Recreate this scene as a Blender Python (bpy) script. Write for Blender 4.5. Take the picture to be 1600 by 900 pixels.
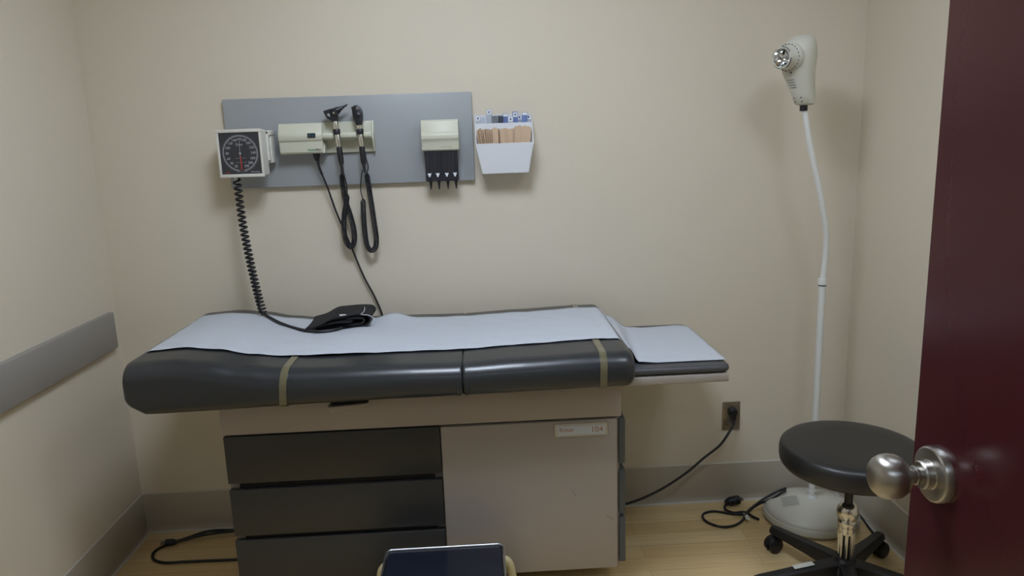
import bpy, bmesh, math, random
from mathutils import Vector, Matrix
for o in list(bpy.data.objects): bpy.data.objects.remove(o)
SC = bpy.context.scene; COL = SC.collection
PI = math.pi
R = math.radians

# ---------------------------------------------------------------- camera
def Rx(a): return Matrix.Rotation(a, 3, 'X')
def Rz(a): return Matrix.Rotation(a, 3, 'Z')
cam = bpy.data.cameras.new('camera'); cam_o = bpy.data.objects.new('camera', cam); COL.objects.link(cam_o)
cam.sensor_width = 36; cam.lens = 36 * 1141.0 / 1600; cam.clip_start = .02
M3 = Rz(-.0417752) @ Rx(PI / 2 - .1990946) @ Rz(-.0343317)
cam_o.matrix_world = Matrix.Translation((1.33469, -2.65571, 1.43382)) @ M3.to_4x4()
SC.camera = cam_o
# ---------------------------------------------------------------- view, world, lights
SC.view_settings.view_transform = 'Standard'; SC.view_settings.look = 'None'
SC.view_settings.gamma = 1; SC.view_settings.use_curve_mapping = False
SC.view_settings.exposure = 0.0
wd = bpy.data.worlds.new('world'); SC.world = wd; wd.use_nodes = True
wd.node_tree.nodes['Background'].inputs[0].default_value = (.75, .85, 1, 1)
wd.node_tree.nodes['Background'].inputs[1].default_value = .05
W = 2.735; YF = -2.84; H = 2.5
CEIL_LIGHT_A = dict(loc=(1.24, -1.25, H - .012), size=(.52, .56), power=29.5, color=(.745, .835, .99))
CEIL_LIGHT_B = dict(loc=(2.34, -1.55, H - .012), size=(.40, .56), power=12, color=(.745, .835, .99))
HALL_LIGHT = dict(loc=(1.2, -3.7, H - .012), size=(1.2, .55), power=5, color=(.68, .82, 1.0))

# ---------------------------------------------------------------- materials
MATS = {}
def lin(c): return tuple(((v / 255) / 12.92 if v / 255 <= .04045 else (((v / 255) + .055) / 1.055) ** 2.4) for v in c)
def mat(name, rgb, rough=.5, metal=0, spec=.5, coat=0, trans=0, bump=None, var=None, emit=None, alpha=None, aniso=0):
    if name in MATS: return MATS[name]
    m = bpy.data.materials.new(name); m.use_nodes = True; nt = m.node_tree; b = nt.nodes['Principled BSDF']
    c = (*lin(rgb), 1)
    b.inputs['Base Color'].default_value = c; b.inputs['Roughness'].default_value = rough
    b.inputs['Metallic'].default_value = metal; b.inputs['Specular IOR Level'].default_value = spec
    b.inputs['Coat Weight'].default_value = coat; b.inputs['Transmission Weight'].default_value = trans
    b.inputs['Anisotropic'].default_value = aniso
    if alpha is not None: b.inputs['Alpha'].default_value = alpha
    if emit: b.inputs['Emission Color'].default_value = (*emit[:3], 1); b.inputs['Emission Strength'].default_value = emit[3]
    tc = nt.nodes.new('ShaderNodeTexCoord')
    if var:   # (scale, amount)
        n = nt.nodes.new('ShaderNodeTexNoise'); n.inputs['Scale'].default_value = var[0]; n.inputs['Detail'].default_value = 4
        nt.links.new(tc.outputs['Object'], n.inputs['Vector'])
        mx = nt.nodes.new('ShaderNodeMix'); mx.data_type = 'RGBA'
        mx.inputs[6].default_value = tuple(v * (1 - var[1]) for v in c[:3]) + (1,)
        mx.inputs[7].default_value = tuple(min(1, v * (1 + var[1])) for v in c[:3]) + (1,)
        nt.links.new(n.outputs[0], mx.inputs[0]); nt.links.new(mx.outputs[2], b.inputs['Base Color'])
    if bump:  # (scale, strength, distance)
        n = nt.nodes.new('ShaderNodeTexNoise'); n.inputs['Scale'].default_value = bump[0]; n.inputs['Detail'].default_value = 3
        nt.links.new(tc.outputs['Object'], n.inputs['Vector'])
        bp = nt.nodes.new('ShaderNodeBump'); bp.inputs['Strength'].default_value = bump[1]; bp.inputs['Distance'].default_value = bump[2]
        nt.links.new(n.outputs[0], bp.inputs['Height']); nt.links.new(bp.outputs[0], b.inputs['Normal'])
    MATS[name] = m; return m
wall_m = mat('wall_paint', (215, 206, 187), .62, bump=(220, .25, .001), var=(1.2, .02))
ceil_m = mat('ceiling_tile', (225, 222, 214), .9, bump=(90, .5, .003))
base_m = mat('cove_base', (172, 164, 148), .45, var=(3, .03))
caulk_m = mat('caulk', (198, 194, 184), .5)
rail_m = mat('rail_vinyl', (150, 146, 140), .45, bump=(500, .2, .001))
door_m = mat('door_lacquer', (69, 25, 30), .22, bump=(60, .06, .001), var=(2, .05))
frame_m = mat('door_frame', (120, 110, 100), .4)
vinyl_m = mat('charcoal_vinyl', (42, 45, 48), .30, bump=(350, .12, .001), coat=.12)
vinylpad_m = mat('pad_vinyl', (70, 71, 74), .4, bump=(350, .1, .001))
strap_m = mat('clear_tan_strap', (102, 97, 74), .2, coat=.5)
cream_m = mat('cabinet_cream', (163, 155, 147), .42, bump=(400, .12, .0008))
dgrey_m = mat('drawer_charcoal', (50, 50, 49), .42, bump=(500, .25, .001))
dside_m = mat('drawer_edge', (78, 82, 84), .4)
void_m = mat('dark_recess', (30, 28, 27), .8)
board_m = mat('grey_board', (158, 162, 164), .45, bump=(300, .12, .0006))
ivory_m = mat('ivory_plastic', (205, 205, 186), .38)
white_m = mat('white_plastic', (225, 228, 232), .35)
whitep_m = mat('white_enamel', (222, 224, 220), .3)
lampbody_m = mat('lamp_ivory', (200, 199, 186), .38)
black_m = mat('black_plastic', (26, 27, 32), .38)
rubber_m = mat('black_rubber', (28, 28, 33), .5)
smoke_m = mat('smoked_plastic', (38, 40, 50), .12, coat=.4)
chrome_m = mat('chrome', (225, 222, 215), .2, metal=1)
nickel_m = mat('brushed_nickel', (176, 172, 166), .34, metal=1, aniso=.6)
steel_m = mat('steel_plate', (158, 150, 138), .35, metal=1)
stoolseat_m = mat('stool_vinyl', (38, 38, 38), .36, bump=(300, .1, .0008))
stoolbase_m = mat('stool_nylon', (24, 24, 26), .45, bump=(300, .2, .001))
navy_m = mat('step_rubber', (30, 34, 46), .25, bump=(12, .15, .004), var=(6, .15))
steptrim_m = mat('step_chrome_trim', (225, 227, 232), .34, metal=1)
stepleg_m = mat('step_leg_cream', (200, 190, 150), .35)
wood_m = mat('birch_stick', (206, 180, 152), .7, var=(40, .12))
cuff_m = mat('cuff_nylon', (15, 16, 22), .75, bump=(600, .5, .002))
cuffwhite_m = mat('cuff_stitching', (205, 208, 212), .6)
green_m = mat('ink_green', (40, 140, 80), .5)
ink_m = mat('ink_black', (40, 46, 48), .5)
red_m = mat('ink_red', (205, 70, 55), .5)
dialgrey_m = mat('dial_grey', (140, 142, 146), .5)
dialmark_m = mat('dial_marks', (175, 178, 182), .5)
dialback_m = mat('dial_black', (52, 53, 58), .45)
orange_m = mat('ink_orange', (176, 124, 98), .5)
tag_m = mat('tag_grey', (196, 206, 216), .4)
tagframe_m = mat('tag_frame', (192, 188, 178), .4)
clearp_m = mat('clear_wrapper', (205, 212, 222), .12, alpha=.65, coat=.5)
greyp_m = mat('grey_wrapper', (120, 126, 132), .25, alpha=.85)
bluep_m = mat('blue_wrapper', (120, 140, 190), .2, alpha=.85)
label_m = mat('packet_label', (228, 232, 238), .5)
blueink_m = mat('ink_blue', (45, 58, 110), .5)
lens_m = mat('lamp_reflector', (225, 228, 230), .10, metal=1)
glass_m = mat('lamp_glass', (235, 238, 240), .05, trans=.9)
vent_m = mat('vent_dark', (90, 92, 92), .6)
sticker_m = mat('sticker_print', (186, 186, 176), .5)
paper2_m = mat('paper_tag', (215, 215, 205), .6)

def paper_mat():
    m = mat('exam_paper', (190, 195, 202), .75, spec=.2); nt = m.node_tree; b = nt.nodes['Principled BSDF']
    tc = nt.nodes.new('ShaderNodeTexCoord'); n = nt.nodes.new('ShaderNodeTexVoronoi'); n.inputs['Scale'].default_value = 420
    n2 = nt.nodes.new('ShaderNodeTexNoise'); n2.inputs['Scale'].default_value = 14; n2.inputs['Detail'].default_value = 5
    ad = nt.nodes.new('ShaderNodeMath'); ad.operation = 'MULTIPLY_ADD'; ad.inputs[1].default_value = .25
    nt.links.new(tc.outputs['Object'], n.inputs['Vector']); nt.links.new(tc.outputs['Object'], n2.inputs['Vector'])
    nt.links.new(n.outputs['Distance'], ad.inputs[0]); nt.links.new(n2.outputs[0], ad.inputs[2])
    bp = nt.nodes.new('ShaderNodeBump'); bp.inputs['Strength'].default_value = .5; bp.inputs['Distance'].default_value = .005
    nt.links.new(ad.outputs[0], bp.inputs['Height']); nt.links.new(bp.outputs[0], b.inputs['Normal'])
    return m
paper_m = paper_mat()

def floor_mat():
    m = mat('maple_vinyl', (205, 178, 128), .28); nt = m.node_tree; b = nt.nodes['Principled BSDF']; L = nt.links
    tc = nt.nodes.new('ShaderNodeTexCoord')
    br = nt.nodes.new('ShaderNodeTexBrick'); br.offset = .37; br.squash = 1
    br.inputs['Scale'].default_value = 1; br.inputs['Mortar Size'].default_value = .0012; br.inputs['Brick Width'].default_value = .62
    br.inputs['Row Height'].default_value = .0762; br.inputs['Bias'].default_value = 0
    br.inputs['Color1'].default_value = (*lin((228, 205, 157)), 1); br.inputs['Color2'].default_value = (*lin((216, 187, 134)), 1)
    br.inputs['Mortar'].default_value = (*lin((196, 166, 120)), 1)
    L.new(tc.outputs['Object'], br.inputs['Vector'])
    mp = nt.nodes.new('ShaderNodeMapping'); mp.inputs['Scale'].default_value = (3, 60, 1); L.new(tc.outputs['Object'], mp.inputs['Vector'])
    n = nt.nodes.new('ShaderNodeTexNoise'); n.inputs['Scale'].default_value = 1.5; n.inputs['Detail'].default_value = 6; L.new(mp.outputs[0], n.inputs['Vector'])
    r = nt.nodes.new('ShaderNodeMapRange'); r.inputs[1].default_value = .3; r.inputs[2].default_value = .7; r.inputs[3].default_value = .9; r.inputs[4].default_value = 1.06
    L.new(n.outputs[0], r.inputs[0])
    mx = nt.nodes.new('ShaderNodeVectorMath'); mx.operation = 'SCALE'
    L.new(br.outputs[0], mx.inputs[0]); L.new(r.outputs[0], mx.inputs['Scale']); L.new(mx.outputs[0], b.inputs['Base Color'])
    return m
floor_m = floor_mat()

# ---------------------------------------------------------------- mesh helpers
def link(name, bm, m, parent=None, smooth=True, ang=32, loc=None, mats=None):
    me = bpy.data.meshes.new(name)
    bmesh.ops.recalc_face_normals(bm, faces=bm.faces[:])
    bm.to_mesh(me); bm.free()
    for mm in (mats or [m]): me.materials.append(mm)
    if smooth:
        for p in me.polygons: p.use_smooth = True
        me.set_sharp_from_angle(angle=R(ang))
    o = bpy.data.objects.new(name, me); COL.objects.link(o)
    if parent: o.parent = parent
    if loc: o.location = loc
    return o
def tag(o, label, cat, group=None):
    o['label'] = label; o['category'] = cat
    if group: o['group'] = group
    return o
def thing(name, label, cat, loc=(0, 0, 0), rot=(0, 0, 0), group=None):
    o = bpy.data.objects.new(name, None); COL.objects.link(o); o.empty_display_size = .05
    o.location = loc; o.rotation_euler = rot
    return tag(o, label, cat, group)
def struct(o): o['kind'] = 'structure'; return o
def B(): return bmesh.new()
def box(bm, x0, x1, y0, y1, z0, z1, bev=0, seg=2, M=None):
    t = bmesh.new(); bmesh.ops.create_cube(t, size=1)
    for v in t.verts: v.co = Vector(((x0 + x1) / 2 + v.co.x * (x1 - x0), (y0 + y1) / 2 + v.co.y * (y1 - y0), (z0 + z1) / 2 + v.co.z * (z1 - z0)))
    if bev: bmesh.ops.bevel(t, geom=t.edges[:], offset=bev, segments=seg, profile=.5, affect='EDGES')
    if M is not None: t.transform(M)
    merge(bm, t); return bm
def merge(bm, t):
    me = bpy.data.meshes.new('tmp'); t.to_mesh(me); t.free(); bm.from_mesh(me); bpy.data.meshes.remove(me)
def frameM(p, d, up=None):
    """matrix with local Z along d at p"""
    d = Vector(d).normalized(); q = d.to_track_quat('Z', 'Y'); return Matrix.Translation(p) @ q.to_matrix().to_4x4()
def lathe(bm, prof, M=None, n=32, cap=True, a0=0, sx=1, sy=1):
    """prof list of (r,z); axis local Z"""
    rings = []
    for r, z in prof:
        if r < 1e-6: rings.append([bm.verts.new((0, 0, z))])
        else: rings.append([bm.verts.new((sx * r * math.cos(a0 + 2 * PI * i / n), sy * r * math.sin(a0 + 2 * PI * i / n), z)) for i in range(n)])
    for a, b in zip(rings, rings[1:]):
        for i in range(n):
            j = (i + 1) % n
            if len(a) == 1 and len(b) == 1: continue
            if len(a) == 1: bm.faces.new((a[0], b[i], b[j]))
            elif len(b) == 1: bm.faces.new((a[i], a[j], b[0]))
            else: bm.faces.new((a[i], a[j], b[j], b[i]))
    if cap:
        if len(rings[0]) > 1: bm.faces.new(list(reversed(rings[0])))
        if len(rings[-1]) > 1: bm.faces.new(rings[-1])
    if M is not None:
        for rg in rings:
            for v in rg: v.co = M @ v.co
    return bm
def tube(bm, pts, rad, n=8, cap=True, closed=False):
    pts = [Vector(p) for p in pts]; N = len(pts); up = None; rings = []
    for i, p in enumerate(pts):
        if closed: t = pts[(i + 1) % N] - pts[i - 1]
        else: t = pts[min(i + 1, N - 1)] - pts[max(i - 1, 0)]
        t.normalize()
        if up is None:
            up = t.orthogonal().normalized()
        up = (up - t * up.dot(t)).normalized(); s = t.cross(up)
        r = rad[i] if isinstance(rad, (list, tuple)) else rad
        rings.append([bm.verts.new(p + (up * math.cos(2 * PI * k / n) + s * math.sin(2 * PI * k / n)) * r) for k in range(n)])
    rr = list(zip(rings, rings[1:])) + ([(rings[-1], rings[0])] if closed else [])
    for a, b in rr:
        for k in range(n): bm.faces.new((a[k], a[(k + 1) % n], b[(k + 1) % n], b[k]))
    if cap and not closed: bm.faces.new(list(reversed(rings[0]))); bm.faces.new(rings[-1])
    return bm
def spline(pts, n=8):
    P = [Vector(p) for p in pts]; out = []
    for i in range(len(P) - 1):
        a = P[i - 1] if i else P[0] * 2 - P[1]; b = P[i]; c = P[i + 1]; d = P[i + 2] if i + 2 < len(P) else P[-1] * 2 - P[-2]
        for k in range(n):
            t = k / n
            out.append(.5 * ((2 * b) + (c - a) * t + (2 * a - 5 * b + 4 * c - d) * t * t + (3 * b - a - 3 * c + d) * t ** 3))
    out.append(P[-1]); return out
def resample(pts, step):
    out = [pts[0].copy()]; acc = 0; last = pts[0]
    for p in pts[1:]:
        seg = (p - last).length
        while acc + seg >= step:
            f = (step - acc) / seg; last = last.lerp(p, f); out.append(last.copy()); seg = (p - last).length; acc = 0
        acc += seg; last = p
    return out
def helix(path, r, pitch, seg=10, pitch_end=None, jitter=0):
    """helix wound around a path; returns points"""
    pts = resample(path, .001); L = len(pts) * .001; out = []; ang = 0; up = None
    s = 0
    while s < L - .002:
        f = s / .001; i = min(int(f), len(pts) - 2); p = pts[i].lerp(pts[i + 1], f - i)
        t = (pts[min(i + 4, len(pts) - 1)] - pts[max(i - 4, 0)]).normalized()
        if up is None: up = t.orthogonal().normalized()
        up = (up - t * up.dot(t)).normalized(); sd = t.cross(up)
        e = min(1, s / .01, (L - s) / .01)
        rr = r * (.25 + .75 * e)
        out.append(p + (up * math.cos(ang) + sd * math.sin(ang)) * rr)
        pt = pitch if pitch_end is None else pitch + (pitch_end - pitch) * s / L
        if jitter: pt *= 1 + jitter * math.sin(s * 37)
        ang += 2 * PI / seg; s += pt / seg
    return out
def prism(bm, prof, d0, d1, M=None, axis='Y', bev=0):
    """closed 2D profile (a,b) extruded; axis Y: (a,y,b); axis X: (x,a,b); axis Z: (a,b,z)"""
    f = {'Y': lambda a, b, d: (a, d, b), 'X': lambda a, b, d: (d, a, b), 'Z': lambda a, b, d: (a, b, d)}[axis]
    t = bmesh.new()
    A = [t.verts.new(f(a, b, d0)) for a, b in prof]; C = [t.verts.new(f(a, b, d1)) for a, b in prof]
    t.faces.new(A); t.faces.new(list(reversed(C)))
    for i in range(len(A)): j = (i + 1) % len(A); t.faces.new((A[i], C[i], C[j], A[j]))
    bmesh.ops.recalc_face_normals(t, faces=t.faces[:])
    if bev:
        es = [e for e in t.edges if len(e.link_faces) == 2 and e.calc_face_angle(0) > .5]
        bmesh.ops.bevel(t, geom=es, offset=bev, segments=2, profile=.5, affect='EDGES')
    if M is not None: t.transform(M)
    merge(bm, t); return bm
def loft(bm, rings, cap=True):
    V = [[bm.verts.new(p) for p in r] for r in rings]; n = len(V[0])
    for a, b in zip(V, V[1:]):
        for i in range(n): bm.faces.new((a[i], a[(i + 1) % n], b[(i + 1) % n], b[i]))
    if cap: bm.faces.new(list(reversed(V[0]))); bm.faces.new(V[-1])
    return bm
def lerp_tab(tab, x):
    if x <= tab[0][0]: return tab[0][1]
    for (a, b), (c, d) in zip(tab, tab[1:]):
        if x <= c:
            t = (x - a) / (c - a); t = t * t * (3 - 2 * t) ; return b + (d - b) * t
    return tab[-1][1]
def text_bm(body, size, M, align='CENTER', ext=.0003, shear=0):
    cu = bpy.data.curves.new('t', 'FONT'); cu.body = body; cu.size = size; cu.align_x = align; cu.align_y = 'CENTER'
    cu.extrude = ext; cu.shear = shear; cu.resolution_u = 3
    o = bpy.data.objects.new('t', cu); COL.objects.link(o); bpy.context.view_layer.update()
    me = bpy.data.meshes.new_from_object(o); bpy.data.objects.remove(o); bpy.data.curves.remove(cu)
    t = bmesh.new(); t.from_mesh(me); bpy.data.meshes.remove(me); t.transform(M); return t
UP = Matrix.Rotation(PI / 2, 4, 'X')          # text plane stands up, facing -Y
def T(x, y, z): return Matrix.Translation((x, y, z))

# ================================================================= THE ROOM
CY = -4.6    # far side of the corridor
def wall(name, m, *boxes):
    bm = B()
    for b in boxes: box(bm, *b)
    return struct(link(name, bm, m, smooth=False))
wall('floor', floor_m, (-.1, W + .1, CY, .1, -.1, 0))
wall('ceiling', ceil_m, (-.1, W + .1, CY, .1, H, H + .1))
wall('wall_back', wall_m, (-.1, W + .1, 0, .1, 0, H))
wall('wall_left', wall_m, (-.1, 0, CY, 0, 0, H))
wall('wall_right', wall_m, (W, W + .1, CY, 0, 0, H))
DX0, DX1 = .86, 1.945
wall('wall_front', wall_m, (0, DX0, YF - .12, YF, 0, H), (DX1 + .03, W, YF - .12, YF, 0, H), (DX0, DX1 + .03, YF - .12, YF, 2.13, H))
wall('wall_corridor', wall_m, (-.1, W + .1, CY - .1, CY, 0, H))
wall('trim_2', frame_m, (DX0 - .05, DX0 + .015, YF - .13, YF + .012, 0, 2.15), (DX1 + .015, DX1 + .08, YF - .13, YF + .012, 0, 2.15), (DX0 - .05, DX1 + .08, YF - .13, YF + .012, 2.115, 2.18))

def cove(name, along, a0, a1, face):
    """cove base profile: (out, z)"""
    prof = [(0, 0), (.014, 0), (.0135, .003), (.008, .008), (.0045, .018), (.0035, .03), (.0035, .151), (.002, .154), (0, .154)]
    bm = B()
    if along == 'x': prism(bm, [(-p[0], p[1]) for p in prof], a0, a1, axis='X')
    else: prism(bm, [(face + (p[0] if face < 1 else -p[0]), p[1]) for p in prof], a0, a1, axis='Y')
    o = struct(link(name, bm, base_m, ang=50))
    bm = B()
    if along == 'x':
        prism(bm, [(0, .1535), (-.003, .1535), (-.0015, .157), (0, .158)], a0, a1, axis='X'); prism(bm, [(-.012, 0), (-.022, 0), (-.0155, .0045), (-.012, .005)], a0, a1, axis='X')
    else:
        s = 1 if face < 1 else -1
        prism(bm, [(face, .1535), (face + s * .003, .1535), (face + s * .0015, .157), (face, .158)], a0, a1, axis='Y'); prism(bm, [(face + s * .012, 0), (face + s * .022, 0), (face + s * .0155, .0045), (face + s * .012, .005)], a0, a1, axis='Y')
    link('caulk_bead', bm, caulk_m, o, ang=20)
cove('baseboard_back', 'x', .001, W - .001, 0)
cove('baseboard_left', 'y', YF + .005, -.004, 0)
cove('baseboard_right', 'y', YF + .005, -.004, W)
# grey bumper rail on the left wall
bm = B(); box(bm, .0, .022, -2.5, -.056, .754, .884, .004)
tr = struct(link('trim_1', bm, rail_m))

# door, open 90 degrees
bm = B(); box(bm, 1.92, 1.964, YF + .01, -1.738, .012, 2.11, .0015, 1)
dr = struct(link('door_1', bm, door_m))
KY, KZ = -1.793, .987
Mk = frameM((1.92, KY, KZ), (-1, 0, 0))
bm = B(); lathe(bm, [(.0, 0), (.0372, 0), (.0372, .007), (.0362, .0095), (.0340, .0110), (.030, .0115), (.0195, .0120), (.0185, .0130), (.0185, .022), (.0170, .0245), (0, .0245)], Mk, 48)
rose = link('knob_rose', bm, nickel_m, dr, ang=25)
bm = B(); lathe(bm, [(0, .024), (.0115, .024), (.0115, .028), (.0125, .029), (.0125, .0315), (.0115, .0325), (.0115, .038), (.0135, .041), (.019, .0435), (.0245, .0485), (.0283, .0555), (.0298, .0635), (.0290, .0715), (.0262, .0785), (.021, .0842), (.014, .0878), (.006, .0895), (0, .0898)], Mk, 48)
link('door_knob', bm, nickel_m, dr, ang=40)
bm = B(); box(bm, 1.931, 1.953, -1.7385, -1.7365, .955, 1.015, .0005, 1); box(bm, 1.936, 1.948, -1.737, -1.728, .975, .995, .002, 1)
link('latch_plate', bm, steel_m, dr)

# ceiling fixture (its diffuser gives the light)
def fixture(label, d):
    x, y, z = d['loc']; sx, sy = d['size']
    t = thing('ceiling_light', label, 'ceiling light', (x, y, z))
    bm = B(); a, b = sx / 2 + .03, sy / 2 + .03; q, p = sx / 2, sy / 2
    for bx in ((-a, a, p, b), (-a, a, -b, -p), (-a, -q, -p, p), (q, a, -p, p)): box(bm, *bx, -.012, .010, .002, 1)
    link('frame', bm, whitep_m, t)
    bm = B(); box(bm, -q, q, -p, p, -.004, .008)
    e = mat('diffuser_%d' % (x * 100), (240, 240, 236), .5, emit=(*d['color'], d['power']))
    link('diffuser', bm, e, t, smooth=False)
fixture('recessed square ceiling light over the middle of the exam room', CEIL_LIGHT_A)
fixture('recessed square ceiling light near the right wall of the exam room', CEIL_LIGHT_B)
fixture('recessed fluorescent ceiling panel over the corridor', HALL_LIGHT)

# ================================================================= EXAM TABLE
tb = thing('exam_table', 'medical exam table with charcoal vinyl cushions, cream cabinet and dark drawers against the back wall', 'exam table', (1.15, -.33, 0))
def tl(name, bm, m, par=None, **k):   # world-built mesh, child of the table empty
    o = link(name, bm, m, par or tb, **k)
    if par is None: o.location = (-1.15, .33, 0)
    return o
CF = -.58   # cabinet front
XL, XM, XR = .545, 1.190, 1.738
bm = B()
box(bm, XL, XR, CF + .022, -.06, .10, .60, .002, 1)           # carcass
box(bm, XL, XR + .002, CF, -.06, .604, .735, .003, 2)          # upper shell
body = tl('cabinet_body', bm, cream_m)
bm = B(); box(bm, XL + .07, XR - .035, -.425, -.10, 0, .10, .002, 1); tl('toe_kick', bm, void_m)
bm = B(); box(bm, XM + .002, XR - .012, CF - .002, CF + .022, .10, .598, .003, 2); dp = tl('door_panel', bm, cream_m)
# drawer fronts
dz = [(.451, .601), (.279, .431), (.100, .264)]
for z0, z1 in dz:
    bm = B(); box(bm, XL + .004, XM - .001, CF - .004, CF + .016, z0, z1, .003, 2)
    d = tl('drawer', bm, dgrey_m)
for zg0, zg1 in ((.431, .451), (.264, .279)):
    bm = B(); box(bm, XL + .032, XM - .024, CF + .012, CF + .0235, zg0 - .006, zg1 + .006)
    tl('pull_recess', bm, void_m, smooth=False)
# side drawer fronts (edge on)
for z0, z1 in ((.444, .592), (.276, .424), (.110, .262)):
    bm = B(); box(bm, XR - .004, XR + .016, CF + .012, -.10, z0, z1, .003, 2)
    tl('side_drawer', bm, dside_m)
# name tag on door panel
tg = B(); box(tg, 1.534, 1.698, CF - .0045, CF - .0015, .547, .590, .004, 2)
ng = tl('name_plate', tg, tagframe_m)
bm = B(); box(bm, 1.545, 1.688, CF - .0055, CF - .004, .554, .583, .001, 1); link('plate_insert', bm, tag_m, ng)
bm = B(); merge(bm, text_bm('Ritter', .019, T(1.572, CF - .0058, .570) @ UP)); link('plate_name', bm, orange_m, ng, smooth=False)
bm = B(); merge(bm, text_bm('104', .026, T(1.664, CF - .0058, .568) @ UP)); link('plate_number', bm, orange_m, ng, smooth=False)
# scuffs on the door panel
bm = B(); tube(bm, spline([(1.585, CF - .0022, .372), (1.592, CF - .0022, .362), (1.596, CF - .0022, .350)], 4), .0007, 4); link('scuff_mark', bm, mat('scuff', (105, 98, 90), .6), dp)
bm = B(); tube(bm, [(1.690, CF - .0022, .282), (1.712, CF - .0022, .266)], .0007, 4)
link('scuff_mark', bm, mat('scuff', (105, 98, 90), .6), dp)
# latch paddle under the cushion
bm = B(); box(bm, .875, .985, CF - .012, CF + .002, .690, .706, .001, 1); tl('latch_slot', bm, void_m)
bm = B(); prism(bm, [(.868, .688), (.985, .694), (.975, .684), (.905, .674), (.878, .668)], CF - .028, CF - .001, bev=.002); tl('latch_paddle', bm, cream_m)

# cushions
YB, YFm = -.045, -.712
ZT = [(.34, .868), (.47, .874), (.56, .864), (.66, .845), (.76, .834), (.86, .830), (1.05, .829), (1.262, .826), (1.45, .832), (1.66, .838), (1.76, .838)]
ZB = [(.34, .722), (1.1, .733), (1.76, .738)]
def section(x, inset=0, off=0, n=6):
    zt = lerp_tab(ZT, x) + off - inset * .6; zb = lerp_tab(ZB, x) - off + inset * .6
    y0, y1 = YFm - off + inset, YB + off - inset
    rt = min(.052, (zt - zb) * .52); rb = .030; rk = .026
    pts = []
    for cy, cz, r, a0 in ((y1 - rk, zt - rk, rk, 0), (y0 + rt, zt - rt, rt, 90), (y0 + rb, zb + rb, rb, 180), (y1 - rb, zb + rb, rb, 270)):
        for k in range(n + 1):
            a = R(a0 + 90 * k / n); pts.append((x, cy + r * math.cos(a), cz + r * math.sin(a)))
    return pts
def cushion(x0, x1, r0, r1, name):
    bm = B(); st = []
    for k in range(7):
        a = R(90 * k / 6); st.append((x0 + r0 * (1 - math.sin(a)) , r0 * (1 - math.cos(PI / 2 - a)) if False else r0 * (1 - math.sin(PI / 2 * k / 6))))
    xs = []
    m = 7
    for k in range(m): a = PI / 2 * k / (m - 1); xs.append((x0 + r0 * (1 - math.cos(a)), r0 * (1 - math.sin(a))))
    n = int((x1 - x0) / .03)
    for k in range(1, n): xs.append((x0 + r0 + (x1 - x0 - r0 - r1) * k / n, 0))
    for k in range(m): a = PI / 2 * (1 - k / (m - 1)); xs.append((x1 - r1 * (1 - math.cos(a)), r1 * (1 - math.sin(a))))
    rings = []
    for x, ins in xs:
        rg = section(x, ins)
        if name == 'head' and x < .42:      # bottom left corner is cut up
            f = max(0, (.39 - x) / .05)
            rg = [(px, py, pz + max(0, .035 * f * (1 - (pz - .72) / .08)) if pz < .80 else pz) for px, py, pz in rg]
        rings.append(rg)
    loft(bm, rings)
    return bm
c1 = tl('back_cushion', cushion(.338, 1.2695, .024, .007, 'head'), vinyl_m, ang=60)
c2 = tl('seat_cushion', cushion(1.2698, 1.758, .008, .030, 'seat'), vinyl_m, ang=60)
# notch fold at the front between the cushions
bm = B()
for s, xx in ((-1, 1.258), (1, 1.281)):
    tube(bm, spline([(xx, YFm + .012, .742), (xx + s * .003, YFm + .001, .755), (xx, YFm + .003, .780), (xx - s * .004, YFm + .010, .797)], 5), [.006] * 3 + [.0055] * 5 + [.004] * 5 + [.002] * 3, 8)
tl('seam_fold', bm, vinyl_m, ang=60)
def strap(x0, lean, w=.020):
    bm = B(); rings = []
    for dx in (0, w):
        rings.append([(p[0] + lean * (p[2] - .78) / .05, p[1], p[2]) for p in section(x0 + dx, 0, .0022)])
    V = [[bm.verts.new(p) for p in r] for r in rings]; n = len(V[0])
    inner = [[bm.verts.new((p[0], p[1] * 1 + (.0018 if p[1] < -.38 else -.0018), p[2] + (-.0018 if p[2] > .78 else .0018))) for p in r] for r in rings]
    for i in range(n):
        j = (i + 1) % n
        bm.faces.new((V[0][i], V[0][j], V[1][j], V[1][i])); bm.faces.new((inner[0][i], inner[1][i], inner[1][j], inner[0][j]))
        bm.faces.new((V[0][i], inner[0][i], inner[0][j], V[0][j])); bm.faces.new((V[1][i], V[1][j], inner[1][j], inner[1][i]))
    return bm
tl('paper_strap', strap(.765, .004), strap_m, ang=60); tl('paper_strap', strap(1.655, .002), strap_m, ang=60)
# foot extension
bm = B(); box(bm, 1.70, 2.062, -.600, -.085, .704, .731, .005, 2); tl('foot_tray', bm, cream_m)
bm = B()
pts = []
def rrect(x0, x1, y0, y1, r, n=6):
    out = []
    for cx, cy, a0 in ((x1 - r, y1 - r, 0), (x0 + r, y1 - r, 90), (x0 + r, y0 + r, 180), (x1 - r, y0 + r, 270)):
        for k in range(n + 1): a = R(a0 + 90 * k / n); out.append((cx + r * math.cos(a), cy + r * math.sin(a)))
    return out
rings = [[(x, y, z) for x, y in rrect(1.70 + i, 2.068 - i, -.600 + i, -.090 - i, .025)] for i, z in ((.006, .735), (.001, .738), (0, .745), (.002, .752), (.007, .7555), (.02, .757))]
loft(bm, rings); tl('foot_pad', bm, vinylpad_m, ang=60)
bm = B(); box(bm, 1.71, 2.05, -.585, -.10, .730, .736); tl('pad_gap_shade', bm, void_m, smooth=False)  # near-black block stands in for the shaded gap between pad and tray

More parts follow.
